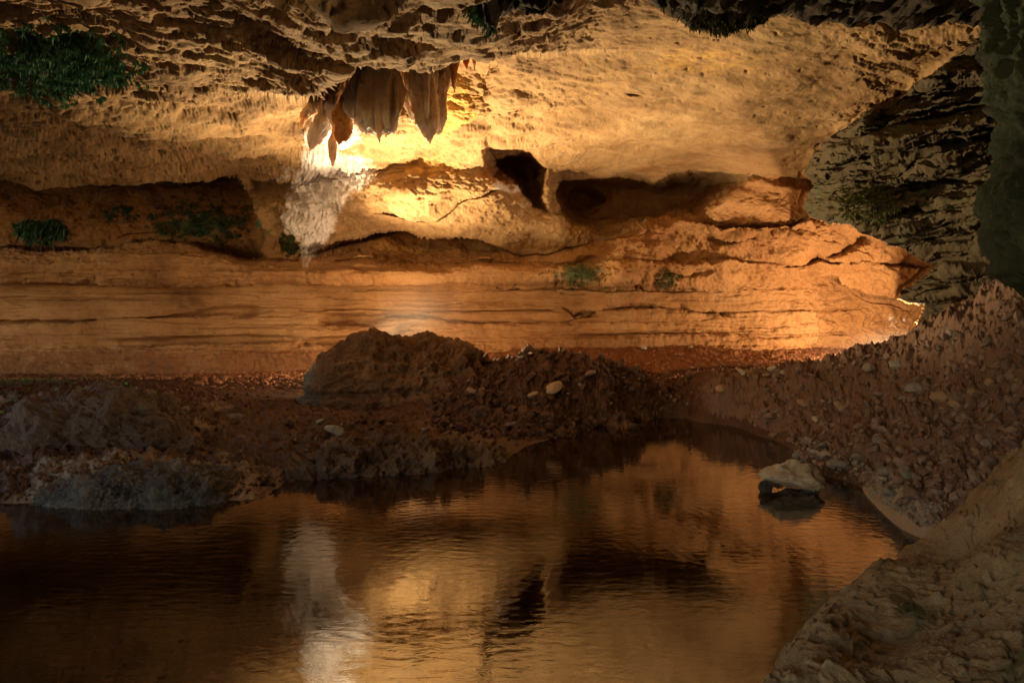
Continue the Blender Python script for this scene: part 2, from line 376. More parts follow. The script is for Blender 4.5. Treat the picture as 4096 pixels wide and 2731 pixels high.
rust = np.maximum.reduce([.6 * s01(330, 356, Y) * (PX < 700), .75 * gau(X, Y, 505, 170, 34, 26), .5 * rec, .55 * gau(X, Y, 600, 205, 60, 25), .5 * gau(X, Y, 660, 168, 80, 12), .7 * gau(X, Y, 905, 262, 40, 8), .5 * s01(332, 350, Y)]) + .1 * n2
green = np.maximum.reduce([.95 * gau(X, Y, 60, 58, 75, 32), .7 * gau(X, Y, 205, 225, 50, 18), .6 * gau(X, Y, 40, 228, 45, 16), .75 * gau(X, Y, 291, 244, 10, 13), .7 * gau(X, Y, 580, 272, 36, 16), .55 * gau(X, Y, 668, 276, 20, 9),
                           .42 * inR * ss((Y - 172) / 12) * s01(300, 215, Y), .45 * inR * s01(240, 300, Y) * s01(930, 990, X), .5 * inR * gau(X, Y, 900, 130, 40, 12), .5 * gau(X, Y, 430, 290, 60, 6) * 0, .5 * gau(X, Y, 690, 208, 8, 10)]) + .12 * n2 * inR
rill = fbm(np.stack([X.ravel() / 3.2, Y.ravel() / 11, np.full(X.size, 5.)], 1), 4, seed=24, mode=1).reshape(sh)
P = P + N * (np.clip(white * 1.6 - .35, 0, 1) * (1 - inR) * (X < 480) * (.06 + .08 * rill))[..., None]
dark = np.maximum.reduce([1.3 * inR * (1 - .5 * s01(285, 300, Y)), .8 * s01(70, -60, X) * s01(60, -20, Y), .35 * rec]) + .15 * n2 * inR  # paints shade into the right mass, upper-left roof corner and left hollow
split = crv([(-400, 176), (0, 181), (120, 185), (236, 178), (262, 228), (300, 256), (330, 246), (390, 231), (450, 239), (522, 256), (547, 254), (567, 248), (607, 240), (640, 226), (700, 190), (760, 178), (806, 172), (838, 134), (905, 94), (960, 55), (1040, 10), (1300, -170)])
Q = gridq(*sh)
isceil = (Y < split(X)).ravel()
qc = isceil[Q].sum(1) >= 2
keep = (Y < 392).ravel()
def sub(Qs, **k):
    u, inv = np.unique(Qs, return_inverse=True)
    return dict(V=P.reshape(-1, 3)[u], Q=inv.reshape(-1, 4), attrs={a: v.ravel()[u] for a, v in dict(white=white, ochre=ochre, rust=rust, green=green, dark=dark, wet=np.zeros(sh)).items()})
a = sub(Q[qc])
# unseen roof added over and behind the viewer to keep out the sky
ny, nx = 60, 140
Ys = np.linspace(3.9, -5, ny); Xs = np.linspace(-13, 14, nx); gX, gY = np.meshgrid(Xs, Ys)
pp = np.stack([gX.ravel(), gY.ravel(), np.zeros(gX.size)], 1)
gZ = 4.75 + .3 * fbm(pp * .8, 4, seed=20) + .0 * gX.ravel()
V2 = np.stack([gX.ravel(), gY.ravel(), gZ], 1)
# unseen walls added right of and behind the viewer to steer daylight; mouth behind left
def sheet(x0, y0, x1, y1, z0, z1, seed):
    u_, v_ = np.meshgrid(np.linspace(0, 1, 70), np.linspace(0, 1, 40))
    p = np.stack([x0 + (x1 - x0) * u_, y0 + (y1 - y0) * u_, z0 + (z1 - z0) * v_], -1).reshape(-1, 3)
    d = .35 * fbm(p * .9, 4, seed=seed); n_ = np.array([y1 - y0, x0 - x1, 0.]); n_ /= np.linalg.norm(n_)
    return p + d[:, None] * n_, gridq(40, 70)
n0 = len(a['V'])
V = np.concatenate([a['V'], V2]); Qa = np.concatenate([a['Q'], gridq(ny, nx) + n0])
backw = [sheet(-2.5, -4.5, 8.5, -4.5, -.4, 5.2, 21), sheet(8.3, -4.8, 9.5, 9., -.4, 5.2, 22)]
at = {k: np.concatenate([v, np.zeros(len(V2), np.float32)]) for k, v in a['attrs'].items()}
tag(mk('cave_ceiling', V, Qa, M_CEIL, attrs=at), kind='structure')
a = sub(Q[~qc])
Vw, Qw, aw = a['V'], a['Q'], a['attrs']
for v_, q_ in backw:
    Qw = np.concatenate([Qw, q_ + len(Vw)]); Vw = np.concatenate([Vw, v_]); aw = {k: np.concatenate([x_, np.zeros(len(v_), np.float32)]) for k, x_ in aw.items()}
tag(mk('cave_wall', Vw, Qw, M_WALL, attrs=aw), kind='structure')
print('shell', time.time() - T0)

# ------------------------------------------------------------------ the ground
def shorep(px, py, z=0.):
    Yq = CH * F / (py - HZ); return ((px - 512) / F * Yq, Yq, z)
SHORE = [(-200, 504), (-100, 503), (0, 502), (60, 503), (120, 503), (180, 502), (215, 500), (255, 497), (268, 492), (280, 484), (310, 474), (360, 468), (410, 465), (450, 462), (490, 459), (512, 453), (522, 447), (540, 441), (570, 432), (600, 426), (630, 420), (660, 417.5), (690, 419), (720, 424), (750, 432), (775, 440), (787, 446), (790, 455), (797, 466), (812, 473), (835, 478), (858, 485), (868, 497), (885, 515), (905, 530), (930, 541), (965, 552), (1010, 565), (1100, 580)]
ctrl = [shorep(*s) for s in SHORE]
ctrl += [shorep(x, y, z) for x, y, z in [(-200, 620, -.6), (100, 545, -.45), (100, 620, -.6), (300, 540, -.5), (400, 500, -.35), (500, 500, -.35), (600, 470, -.35), (560, 450, -.08), (600, 438, -.08), (660, 445, -.25), (660, 428, -.08), (720, 460, -.35), (760, 520, -.45), (500, 620, -.6), (800, 560, -.5), (400, 680, -.6), (700, 680, -.6), (850, 530, -.4), (820, 500, -.3), (300, 680, -.6), (0, 680, -.6), (640, 560, -.6)]]
for px, py, Yq in [(100, 474, 6.1), (200, 478, 6.15), (30, 482, 6.1), (60, 440, 6.9), (140, 440, 7.), (90, 395, 8.), (40, 415, 7.6), (150, 405, 7.9), (190, 425, 7.5), (0, 430, 7.2), (-100, 400, 8.), (240, 420, 7.8), (220, 455, 6.9), (270, 440, 7.2), (335, 425, 7.7),
                   (330, 450, 7.), (400, 446, 7.4), (450, 441, 7.8), (300, 410, 8.5), (380, 425, 8.2), (250, 395, 9.5), (100, 380, 11), (0, 378, 12), (300, 386, 10.5), (200, 376, 12), (300, 371, 13.2), (0, 371, 13.4), (-200, 376, 12), (-300, 370, 14), (-300, 390, 9),
                   (400, 366, 12), (500, 352, 13.2), (600, 344, 13.6), (700, 343, 13.6), (800, 346, 13.8), (550, 359, 12), (650, 361, 12), (750, 369, 11), (830, 366, 11.5), (900, 359, 12), (900, 352, 14.4), (960, 352, 14),
                   (490, 366, 9.6), (520, 364, 9.5), (560, 371, 9.5), (600, 374, 9.7), (640, 386, 10), (670, 393, 10.2), (500, 400, 9.), (560, 410, 9.), (610, 405, 9.4), (420, 400, 9.), (470, 384, 9.1), (440, 396, 9.), (350, 409, 9.1), (450, 425, 8.6), (520, 425, 8.6), (560, 375, 10.8), (640, 380, 11), (500, 371, 11),
                   (700, 381, 10), (740, 375, 9.8), (780, 368, 9.4), (820, 362, 9.), (850, 357, 8.6), (900, 347, 7.8), (950, 325, 7.1), (1000, 305, 6.3), (1024, 298, 6.), (1100, 280, 5.5), (1200, 270, 5.),
                   (850, 400, 8.), (900, 400, 7.2), (950, 380, 6.6), (1000, 370, 5.9), (1024, 420, 5.2), (950, 450, 5.7), (900, 460, 6.), (850, 450, 6.6), (820, 440, 7.2), (760, 410, 8.8), (800, 405, 8.4), (720, 405, 9.4), (1000, 480, 4.9), (960, 500, 4.9), (1100, 450, 4.5), (1000, 520, 4.5),
                   (820, 370, 10), (900, 362, 9.3), (950, 345, 8.5), (890, 366, 11.3), (1100, 330, 7.5), (1000, 345, 10)]:
    ctrl.append(tuple(world(px, py, Yq)))
SH = np.array([shorep(*s)[:2] for s in SHORE], np.float32)
def ground_z(Xg, Yg, detail=True):
    """height of the cave floor at world points; returns height and colour masks"""
    q = np.stack([Xg, Yg], 1).astype(np.float32)
    px = 512 + F * Xg / Yg
    Yq = np.clip(Yg, 2.5, 14.2)
    z = tps(ctrl, np.stack([np.clip(Xg, -12, 11), Yq], 1))
    z = np.where(z > 3, 3, z)
    p3 = np.stack([Xg, Yg, z], 1).astype(np.float32)
    land = s01(-.04, .10, z)
    # weights of the kinds of ground
    slope = s01(650, 740, px) * s01(11, 9.6, Yg + .0 * px) * s01(.02, .15, z)
    heap = s01(440, 490, px) * s01(690, 640, px) * s01(8.3, 8.8, Yg) * s01(10.9, 10.2, Yg)
    outc = s01(300, 200, px) * s01(8.9, 8.2, Yg)
    lft = s01(540, 470, px) * s01(9.2, 8.4, Yg)
    back = s01(9.8, 10.6, Yg)
    silver = s01(265, 245, px) * s01(6.75, 6.2, Yg) * s01(20, 90, px)
    b = fbm(p3 * 1.3, 4, seed=30); m1 = fbm(p3 * 3.6, 5, seed=31, mode=1); f1 = fbm(p3 * 13, 4, seed=32, gain=.6); bl = fbm(p3 * 5.5, 4, seed=34, mode=2)
    v1 = voronoi(p3 * np.array((4.2, 4.2, 4.2), np.float32)); v2 = voronoi(p3 * 11.); v3 = voronoi(p3 * 24.)
    cl = lambda v, lo: np.sqrt(np.clip(.42 - v[:, 0] ** 2, 0, 1)) * s01(lo, lo + .25, v[:, 2])
    rub = np.maximum(slope, heap)
    dz = .05 * b * land
    dz += rub * (.07 * cl(v1, .75) + .03 * cl(v2, .6) + .015 * cl(v3, .5) + .03 * f1 + .09 * bl + .05 * fbm(p3 * 12, 3, seed=39, mode=2) + .20 * fbm(p3 * 2.8, 6, seed=38, gain=.64))
    dz += outc * land * (.07 * (m1 - .35) + .04 * f1 + .06 * bl)
    dz += lft * (1 - outc) * land * (.15 * (m1 - .3) + .045 * f1 + .03 * cl(v2, .5))
    dz += back * (.05 * bl + .02 * f1 + .03 * cl(v2, .72))
    dz += (1 - rub) * (1 - lft) * (1 - back) * land * .02 * f1
    # left rubble line of bright small blocks along the wall foot
    z2 = z + dz
    grey = np.clip(.75 * outc * s01(-.25, .35, fbm(p3 * 1.9, 4, seed=36)) + .9 * silver + .3 * lft * s01(.15, .45, b) + .0 * slope + .4 * slope * (v1[:, 2] > .8), 0, 1)
    pale = 1.1 * s01(.24, .04, np.abs(z)) * s01(835, 858, px) * s01(6.4, 5.9, Yg) * s01(-.06, .0, z)
    green = .8 * s01(130, 30, px) * s01(8.6, 9.3, Yg) * s01(12.5, 11, Yg)
    wet = np.clip(1. * silver + .5 * s01(.16, .02, z) + .25 * outc + .4 * lft + .3 * heap, 0, 1)
    return z2, dict(redearth=.9 * s01(10.6, 12.2, Yg + .6 * b), slope=.85 * slope, grey=grey, pale=pale, green=green, wet=wet)
gx = axis((-330, -12, 6), (-12, 1040, 1.), (1040, 1400, 6))
iy = np.arange(1 / 2.3, 1 / 14.9, -1 / 2400.); Yv = 1 / iy
PXg, YY = np.meshgrid(gx, Yv); XX = (PXg - 512) / F * YY
z, am = ground_z(XX.ravel().astype(np.float32), YY.ravel().astype(np.float32))
V = np.stack([XX.ravel(), YY.ravel(), z], 1); Q = gridq(*XX.shape)
Q = Q[z[Q].max(1) > -.22]
u, inv = np.unique(Q, return_inverse=True)
tag(mk('ground', V[u], inv.reshape(-1, 4)[:, ::-1], M_EARTH, attrs={k: v[u] for k, v in am.items()}), kind='structure')
print('ground', time.time() - T0)
def gz(x, y): return float(ground_z(np.array([x], np.float32), np.array([y], np.float32))[0][0])

# ------------------------------------------------------------------ water
t = NT('pool_water')
v = t.map((1, 1, 1))
wv = t.n('ShaderNodeTexWave', wave_type='RINGS', rings_direction='SPHERICAL'); t.l(t.map((1, 1, 1)), wv.inputs[0])
mp = wv.inputs[0].links[0].from_node; mp.inputs['Location'].default_value = (.35, -4.4, 0)
wv.inputs['Scale'].default_value = 3.6; wv.inputs['Distortion'].default_value = 9.; wv.inputs['Detail'].default_value = 3.; wv.inputs['Detail Scale'].default_value = .6
rip = t.noise(13., 4, .55, vec=t.map((.5, 1.3, 1)), dist=.6)
rip2 = t.noise(1.3, 2, .5)
calm = t.ramp(t.noise(.55, 3, .5), [(.38, .25), (.62, 1.3)])
h = t.math('ADD', t.math('MULTIPLY', t.math('MULTIPLY', rip, calm), .9), t.math('ADD', t.math('MULTIPLY', wv.outputs['Fac'], .07), t.math('MULTIPLY', rip2, .8)))
t.bsdf((.018, .008, .002, 1), .015, t.bump(h, .0017), .9, IOR=1.85)
M_WATER = t.m
Vw = [(-16, -6, 0), (14, -6, 0), (14, 13, 0), (-16, 13, 0)]
tag(mk('water', Vw, [(0, 1, 2, 3)], M_WATER, smooth=False), kind='structure')

# ------------------------------------------------------------------ boulder behind the pool
M_BOULDER = rock('boulder_rock', (.05, .024, .011, 1), (.13, .066, .03, 1), (.23, .135, .068, 1), 2., .25, .03, .85, .25,
                 extra=(('grey', (.20, .19, .17, 1), (.13, .125, .11, 1), 5.), ('green', (.07, .11, .06, 1), (.10, .14, .08, 1), 6.)))

def mound(name, prof_pts, YB, dep, z0, mat, amp=(.14, .16, .05), seed=50, nu=620, nv=260, expo=2.5, squeeze=(1.4, (2.6, 2.6, 3.2)), shape=(.62, .75), skew=0., masks=None, extra=None):
    """a rock standing on the floor: its skyline follows prof_pts (seen from the pool's near side), its body is a full closed dome of depth dep"""
    prof = crv(prof_pts); pxc = (prof_pts[0][0] + prof_pts[-1][0]) / 2; half = (prof_pts[-1][0] - prof_pts[0][0]) / 2
    U, Vv = np.meshgrid(np.linspace(0, 2 * math.pi, nu, endpoint=False), np.linspace(0, 1, nv))
    cu, su = np.cos(U), np.sin(U)
    pl = (np.abs(cu) ** expo + np.abs(su) ** expo) ** (-1 / expo)
    rr = np.sin(Vv * math.pi * .5) ** shape[0]; hh = np.cos(Vv * math.pi * .5) ** shape[1]
    px = pxc + half * cu * pl * rr
    Xw = (px - 512) / F * YB; Yw_ = YB + dep * su * pl * rr + skew * (px - pxc) / half
    top = CH + (HZ - prof(px)) / F * YB
    Zw = z0 + np.maximum(top - z0, .02) * hh - .12 * (1 - hh) ** 4
    Pb = np.stack([Xw, Yw_, Zw], -1).astype(np.float32)
    Nb = gnormals(Pb); Nb *= np.sign((Nb * (Pb - np.array([Xw.mean(), YB, z0], np.float32))).sum(-1))[..., None]
    pf = Pb.reshape(-1, 3)
    hb = amp[0] * fbm(pf * squeeze[0], 4, seed=seed) + amp[1] * (fbm(pf * np.array(squeeze[1], np.float32), 5, seed=seed + 1, mode=1, gain=.55) - .3) + amp[2] * fbm(pf * 9, 4, seed=seed + 2, gain=.6)
    if extra: hb = hb + extra(pf, px.ravel())
    hb *= s01(0., .12, rr.ravel() + .05)
    Pb = Pb + Nb * hb.reshape(U.shape)[..., None]
    return mk(name, Pb.reshape(-1, 3), gridq(nv, nu, True), mat, attrs={k: np.broadcast_to(v, U.shape).ravel() for k, v in masks(px, Zw, su, hb.reshape(U.shape)).items()})
def bx(pf, px):
    vb = voronoi(pf * 5.)
    return .12 * np.sqrt(np.clip(.4 - vb[:, 0] ** 2, 0, 1)) * (vb[:, 2] > .5) * s01(415, 450, px) - .12 * np.exp(-((pf[:, 2] - .55 - .05 * pf[:, 0]) / .05) ** 2) * (px < 440)
ob = mound('boulder', [(296, 400), (303, 386), (308, 372), (318, 359), (333, 347), (346, 340), (362, 335), (380, 336), (394, 340), (413, 340.5), (436, 341.5), (456, 341), (472, 341.5), (478, 348), (481, 362), (490, 374), (505, 395)], 9.7, .72, .12, M_BOULDER,
           amp=(.15, .15, .05), shape=(.68, .78), extra=bx, masks=lambda px, z, su, h: dict(grey=.45 * gau(px, z, 385, .5, 24, .10) * (su < .2) + .6 * s01(350, 318, px), green=.5 * s01(350, 315, px) * s01(.2, .5, z), wet=0. * px))
tag(ob, 'large rounded brown boulder with a grey-green flank on the far bank', 'boulder')
M_OUT = rock('outcrop_rock', (.032, .016, .01, 1), (.06, .032, .02, 1), (.10, .065, .045, 1), 2.4, 0., .03, .55, .5,
             extra=(('grey', (.13, .125, .10, 1), (.075, .07, .055, 1), 5.),))
oc = mound('rock_outcrop', [(-60, 455), (-20, 432), (10, 424), (32, 412), (55, 400), (75, 393), (95, 391), (120, 396), (150, 402), (172, 412), (196, 420), (214, 432), (228, 452)], 7.35, .75, .1, M_OUT,
           amp=(.24, .09, .05), seed=150, squeeze=(1.8, (2.2, 2.6, 3.4)), shape=(.75, .9), masks=lambda px, z, su, h: dict(grey=np.clip(.15 + 2.0 * h + .4 * fbm(np.stack([px.ravel() / 30, z.ravel() * 3, su.ravel()], 1), 3, seed=9).reshape(px.shape), 0, .9), wet=.35 + 0 * px))
tag(oc, 'broad grey-green rock outcrop streaked with brown earth on the dim near bank', 'rock outcrop')
M_WETR = rock('wet_rock', (.015, .013, .012, 1), (.05, .05, .048, 1), (.24, .25, .25, 1), 5., 0., .12, .14, 1.)  # palest tone paints glints into the wet rock's colour
def rid(pf, px): return .055 * (fbm(pf * np.array((5.5, 4, 2.6), np.float32), 5, seed=161, mode=1, gain=.6) - .25)
ow = mound('wet_ledge', [(34, 500), (50, 488), (75, 480), (100, 474), (122, 471), (150, 472), (180, 470), (208, 471), (222, 478), (236, 492), (250, 500)], 6.0, .42, -.1, M_WETR,
           amp=(.10, .05, .03), seed=160, squeeze=(3., (4, 4, 4)), shape=(.5, .6), extra=rid, masks=lambda px, z, su, h: dict(wet=np.clip(.7 + 2 * h, 0, 1)))
tag(ow, 'wet silvery rock ledge glinting at the near waterline', 'rock ledge')

M_BANK = rock('bank_rock', (.035, .017, .01, 1), (.065, .034, .019, 1), (.13, .08, .048, 1), 2.6, 0., .025, .6, .5)
ob2 = mound('bank_rock', [(266, 497), (284, 478), (300, 464), (320, 450), (335, 444), (360, 443), (385, 447), (410, 449), (440, 452), (470, 456), (506, 462)], 7.05, .38, -.05, M_BANK,
            amp=(.09, .16, .06), seed=170, squeeze=(2.4, (3., 3., 4.)), shape=(.7, .85), skew=.35, extra=lambda pf, px: .08 * np.sqrt(np.clip(.4 - voronoi(pf * 6.)[:, 0] ** 2, 0, 1)), masks=lambda px, z, su, h: dict(wet=.5 * s01(.15, .0, z)))
tag(ob2, 'low jagged brown rock ridge along the near waterline in front of the boulder', 'rock')

# ------------------------------------------------------------------ foreground rock, pillar, overhang
M_FRONT = rock('foreground_rock', (.19, .125, .066, 1), (.29, .215, .12, 1), (.39, .32, .20, 1), 2.6, 0., .016, .8, .3,
               extra=(('green', (.09, .105, .05, 1), (.14, .15, .075, 1), 6.), ('grey', (.19, .19, .155, 1), (.12, .12, .10, 1), 8.)))
cf = [shorep(*s) for s in [(932, 540), (900, 555.5), (876, 572), (858, 586), (828, 606), (806, 630), (796, 645), (778, 664), (763, 682), (745, 715), (735, 750), (728, 800)]]
cf += [shorep(a, b, c) for a, b, c in [(700, 700, -.5), (760, 620, -.5), (830, 560, -.5), (680, 800, -.5), (900, 525, -.35)]]
cf += [tuple(world(*q)) for q in [(960, 517, 4.7), (1000, 491, 4.4), (1024, 472, 4.1), (1100, 430, 3.7), (960, 560, 4.2), (1000, 540, 3.9), (1024, 520, 3.7), (980, 565, 3.75), (1024, 550, 3.3), (960, 620, 3.2), (900, 640, 3.1),
       (850, 672, 2.85), (950, 682, 2.6), (1024, 600, 2.9), (1024, 682, 2.4), (1100, 600, 2.6), (1200, 600, 2.2), (1024, 800, 1.9), (1150, 500, 3.2), (850, 760, 2.35), (920, 600, 3.45)]]
gx = axis((690, 1030, .9), (1030, 2000, 8)); Yv = 1 / np.arange(1 / 1.75, 1 / 5.2, -1 / 1900.)
PXf, YY = np.meshgrid(gx, Yv); XX = (PXf - 512) / F * YY
q = np.stack([XX.ravel(), YY.ravel()], 1)
zf = tps(cf, q); zf = np.clip(zf, -.6, 1.8)
p3 = np.stack([XX.ravel(), YY.ravel(), zf], 1).astype(np.float32)
gul = fbm(p3 @ np.array([[.8, .6, 0], [-.6, .8, 0], [0, 0, 1]], np.float32).T * np.array((4.5, 1.5, 3), np.float32), 5, seed=61, mode=1)
dimp = voronoi(p3 * 9); dz = .08 * fbm(p3 * 2.2, 4, seed=60) + .05 * (gul - .3) + .035 + .09 * terr(fbm(p3 * np.array((1.6, 1.6, 2.4), np.float32), 5, seed=64), 6, .1) + .018 * fbm(p3 * 16, 4, seed=62, gain=.6) - .035 * s01(.4, .05, dimp[:, 0]) * (dimp[:, 2] > .55)
zf = zf + dz * s01(-.12, .06, zf)
Q = gridq(*XX.shape); Q = Q[zf[Q].max(1) > -.3]
u, inv = np.unique(Q, return_inverse=True)
gm = fbm(p3 * 2.5, 3, seed=63)
ofr = mk('foreground_rock', np.stack([XX.ravel(), YY.ravel(), zf], 1)[u], inv.reshape(-1, 4)[:, ::-1], M_FRONT, attrs=dict(green=np.clip(.25 + .7 * gm, 0, 1)[u], grey=np.clip(.15 - .8 * gm, 0, 1)[u], wet=np.zeros(len(u))))
tag(ofr, 'large smooth olive-brown rock sloping into the near corner of the pool', 'rock')

M_PILLAR = rock('pillar_rock', (.022, .026, .014, 1), (.035, .045, .024, 1), (.06, .07, .04, 1), 3., 0., .015, .9, .2, extra=(GREEN,))
YPi = 3.5
edge = crv([(-120, 975), (-40, 983), (0, 989), (40, 993), (90, 1000), (110, 1009), (140, 1013), (158, 1006), (178, 991), (200, 988), (230, 987), (255, 990), (270, 997), (285, 1010), (300, 1030), (316, 1052), (330, 1085)])
pyv = np.linspace(-130, 330, 300); u = np.linspace(0, 2 * math.pi, 260, endpoint=False)
Uu, PYp = np.meshgrid(u, pyv)
r = .62 * np.ones_like(PYp) * (1 - .55 * s01(255, 330, PYp))
xe = (edge(PYp) + 27 - 512) / F * YPi
Pp = np.stack([xe + r + r * np.cos(Uu), YPi + .9 * r * np.sin(Uu), CH + (HZ - PYp) / F * YPi], -1).astype(np.float32)
pf = Pp.reshape(-1, 3); hp = (.12 * (fbm(pf * np.array((4, 4, 2.2), np.float32), 5, seed=73, mode=1, gain=.6) - .3) + .09 * fbm(pf * np.array((3, 3, 1.4), np.float32), 4, seed=70) + .05 * (fbm(pf * np.array((7, 7, 3.), np.float32), 4, seed=71, mode=1) - .3) + .02 * fbm(pf * 20, 3, seed=72)).reshape(Uu.shape)
Pp[..., 0] += hp * np.cos(Uu); Pp[..., 1] += hp * np.sin(Uu)
op = mk('rock_pillar', Pp.reshape(-1, 3), gridq(300, 260, True), M_PILLAR, attrs=dict(green=np.full(Uu.size, .3), wet=np.zeros(Uu.size)))
tag(op, 'dark green mossy rock pillar hanging close by in front of the layered wall', 'rock pillar')

M_OVER = rock('overhang_rock', (.035, .026, .017, 1), (.06, .045, .03, 1), (.09, .065, .04, 1), 2., 0., .015, .9, .2, extra=(GREEN,))
YO = 4.3
ledgeo = crv([(300, -60), (430, -26), (448, -6), (462, 4), (474, 12), (484, 20), (489, 34), (494, 24), (500, 13), (515, 6), (530, 8), (546, 9), (556, -4), (600, -22), (640, -12), (660, 0), (675, 11), (690, 20), (710, 25), (725, 28), (740, 22), (760, 14), (790, 12), (812, 17), (842, 21), (870, 18), (900, 19), (960, 17), (985, 21), (1020, 24), (1200, 30)])
gxo = np.arange(330, 1190, 1.5)
sv = np.linspace(0, 1, 150)
GX, SV = np.meshgrid(gxo, sv)
zo = CH + (HZ - ledgeo(GX)) / F * YO
Yo = np.interp(SV, [0, .12, .2, .6, 1.], [5.2, 4.6, YO, 2.6, -1.])
Zo = np.interp(SV, [0, .12, .2], [1., .35, 0]); Zo = np.where(SV <= .2, zo + (5.1 - zo) * Zo, zo + (4.75 - zo) * s01(.2, 1., SV))
Xo = (GX - 512) / F * YO * np.interp(SV, [0, .2, 1], [1.05, 1., 1.])
Po = np.stack([Xo, Yo, Zo], -1).astype(np.float32); pf = Po.reshape(-1, 3)
hO = (.10 * fbm(pf * 2.4, 4, seed=80) + .07 * fbm(pf * 7, 4, seed=81, mode=1) + .02 * fbm(pf * 22, 3, seed=82)).reshape(GX.shape)
Po[..., 2] += hO - .07; Po[..., 1] += .5 * hO
gmo = fbm(pf * 1.7, 3, seed=83)
oo = mk('rock_overhang', pf, gridq(*GX.shape), M_OVER, attrs=dict(green=np.clip(.2 + .9 * gmo, 0, 1), wet=np.zeros(GX.size)))
tag(oo, 'dark jagged rock overhang with mossy patches above the lit cave roof', 'rock overhang')

# ------------------------------------------------------------------ dripstone cluster
M_DRIP = rock('dripstone', (.40, .26, .155, 1), (.58, .42, .28, 1), (.68, .54, .40, 1), 3., 0., .015, .6, .35, extra=(WHITE, ('rust', (.45, .19, .04, 1), (.36, .15, .03, 1), 6.)))
YS = 7.2
_b = [n for n in M_DRIP.node_tree.nodes if n.type == 'BSDF_PRINCIPLED'][0]
_b.inputs['Subsurface Weight'].default_value = .4; _b.inputs['Subsurface Radius'].default_value = (1., .65, .38); _b.inputs['Subsurface Scale'].default_value = .09
root = empty('dripstone_cluster', world(400, 57, YS))
tag(root, 'cluster of brown dripstone curtains hanging from the brightly lit roof', 'stalactites')
def drip(name, rows, dy=0., thick=.6, lobes=3, lob=.10, white=.3, rust=0., seed=0, label=None):
    rows = np.array(rows, float); ys = np.linspace(rows[0, 0] - 16, rows[-1, 0], 150); us = np.linspace(0, 2 * math.pi, 130, endpoint=False)
    U, PYs = np.meshgrid(us, ys)
    l = np.interp(PYs, rows[:, 0], rows[:, 1]); rgt = np.interp(PYs, rows[:, 0], rows[:, 2])
    Yd = YS + dy; k = Yd / F
    cx = ((l + rgt) / 2 - 512) * k; rx = (rgt - l) / 2 * k; z = CH + (HZ - PYs) * k
    ry = np.maximum(rx * thick, .01) if thick < 2 else rx
    m = 1 + lob * np.cos(lobes * U + 1.3 * seed) * (rx > .03)
    ux, uy = np.cos(U), np.sin(U)
    p = np.stack([cx + rx * ux * (1 + .35 * (m - 1)), Yd + ry * uy * m, z], -1)
    pw = p.reshape(-1, 3).astype(np.float32)
    nn = (.05 * (fbm(pw * np.array((8, 8, 2.2), np.float32), 5, seed=90 + seed, mode=1) - .2) + .03 * fbm(pw * np.array((16, 16, 9), np.float32), 4, seed=91 + seed, gain=.65)).reshape(U.shape) * np.clip(rx / .07, .2, 1.3)
    z = z + (.06 * fbm(np.stack([pw[:, 0] * 14, pw[:, 1] * 14, pw[:, 0] * 0], 1), 3, seed=95 + seed).reshape(U.shape) - .0) * s01(.5, 1., (PYs - rows[0, 0]) / (rows[-1, 0] - rows[0, 0])); p[..., 2] = z
    p[..., 0] += nn * ux; p[..., 1] += nn * uy
    loc = np.array(root.location)
    tt = (PYs - rows[0, 0]) / (rows[-1, 0] - rows[0, 0])
    wm = white * (.4 + 1.9 * s01(.55, .95, tt) + .5 * np.abs(ux) ** 4 + .5 * (uy > .3))
    o = mk(name, (p - loc).reshape(-1, 3), gridq(150, 130, True), M_DRIP, parent=root, attrs=dict(white=np.clip(wm, 0, 1).ravel(), rust=np.full(U.size, rust), wet=np.full(U.size, .25)))
    if label: o['label'] = label
    return o
drip('curtain', [(57, 366, 394), (62, 364, 396), (75, 357, 398), (86, 352, 400), (98, 349.5, 400.5), (108, 349, 400), (114, 351, 398), (120, 358, 396), (126, 360, 396), (131, 366, 392), (134, 374, 388)], 0, .45, 7, .34, .32, .12, 1, 'broad brown curtain with grooved front')
for k_, (xa, xb, y0, y1) in enumerate([(357, 364, 100, 127), (363, 369, 108, 134), (369, 375, 106, 131), (376, 383, 112, 141), (383, 389, 110, 136), (389, 396, 100, 128), (395, 400, 92, 117), (351, 357, 92, 118)]):
    drip('drip_tip', [(y0, xa, xb), ((y0 + y1) / 2, xa, xb), (y1 - 5, xa + 1, xb - 1.2), (y1, (xa + xb) / 2 - .4, (xa + xb) / 2 + .4)], -.10 + .05 * (k_ % 3), .9, 4, .15, .5, .1, 20 + k_)
drip('curtain', [(60, 338, 374), (72, 334, 370), (88, 331, 362), (104, 329, 352), (118, 330, 345), (128, 333, 340)], .35, .4, 6, .3, .6, .1, 51, 'pale curtain joining the broad curtain to the slanting fins')
drip('curtain', [(55, 394, 452), (66, 396, 450), (80, 400, 448), (92, 404, 445), (100, 407, 440)], .4, .35, 8, .3, .6, .25, 52, 'short wide curtain behind the dark fang')
drip('blade', [(86, 346, 349), (93, 344, 350), (105, 338, 351.5), (115, 335, 352), (124, 334, 352), (134, 335, 350), (140, 337, 346), (145, 339, 341)], .12, .4, 4, .1, .12, .9, 2, 'orange blade left of the broad curtain')
drip('blade', [(124, 333, 338), (130, 332, 337), (147, 329, 337), (158, 330, 335), (166, 332, 333)], .3, .6, 3, .1, .25, 0, 3)
drip('fin', [(70, 341, 347), (80, 336, 346), (90, 332, 345), (100, 325, 340), (115, 318, 333), (130, 311, 327), (142, 308, 319), (151, 310, 312)], .45, .5, 5, .18, .55, 0, 4, 'long pale fin slanting down to the left')
drip('fin', [(84, 326, 334), (92, 314, 330), (104, 306, 322), (116, 300, 312), (124, 299, 305), (128, 301, 303)], .55, .5, 4, .15, .2, 0, 5)
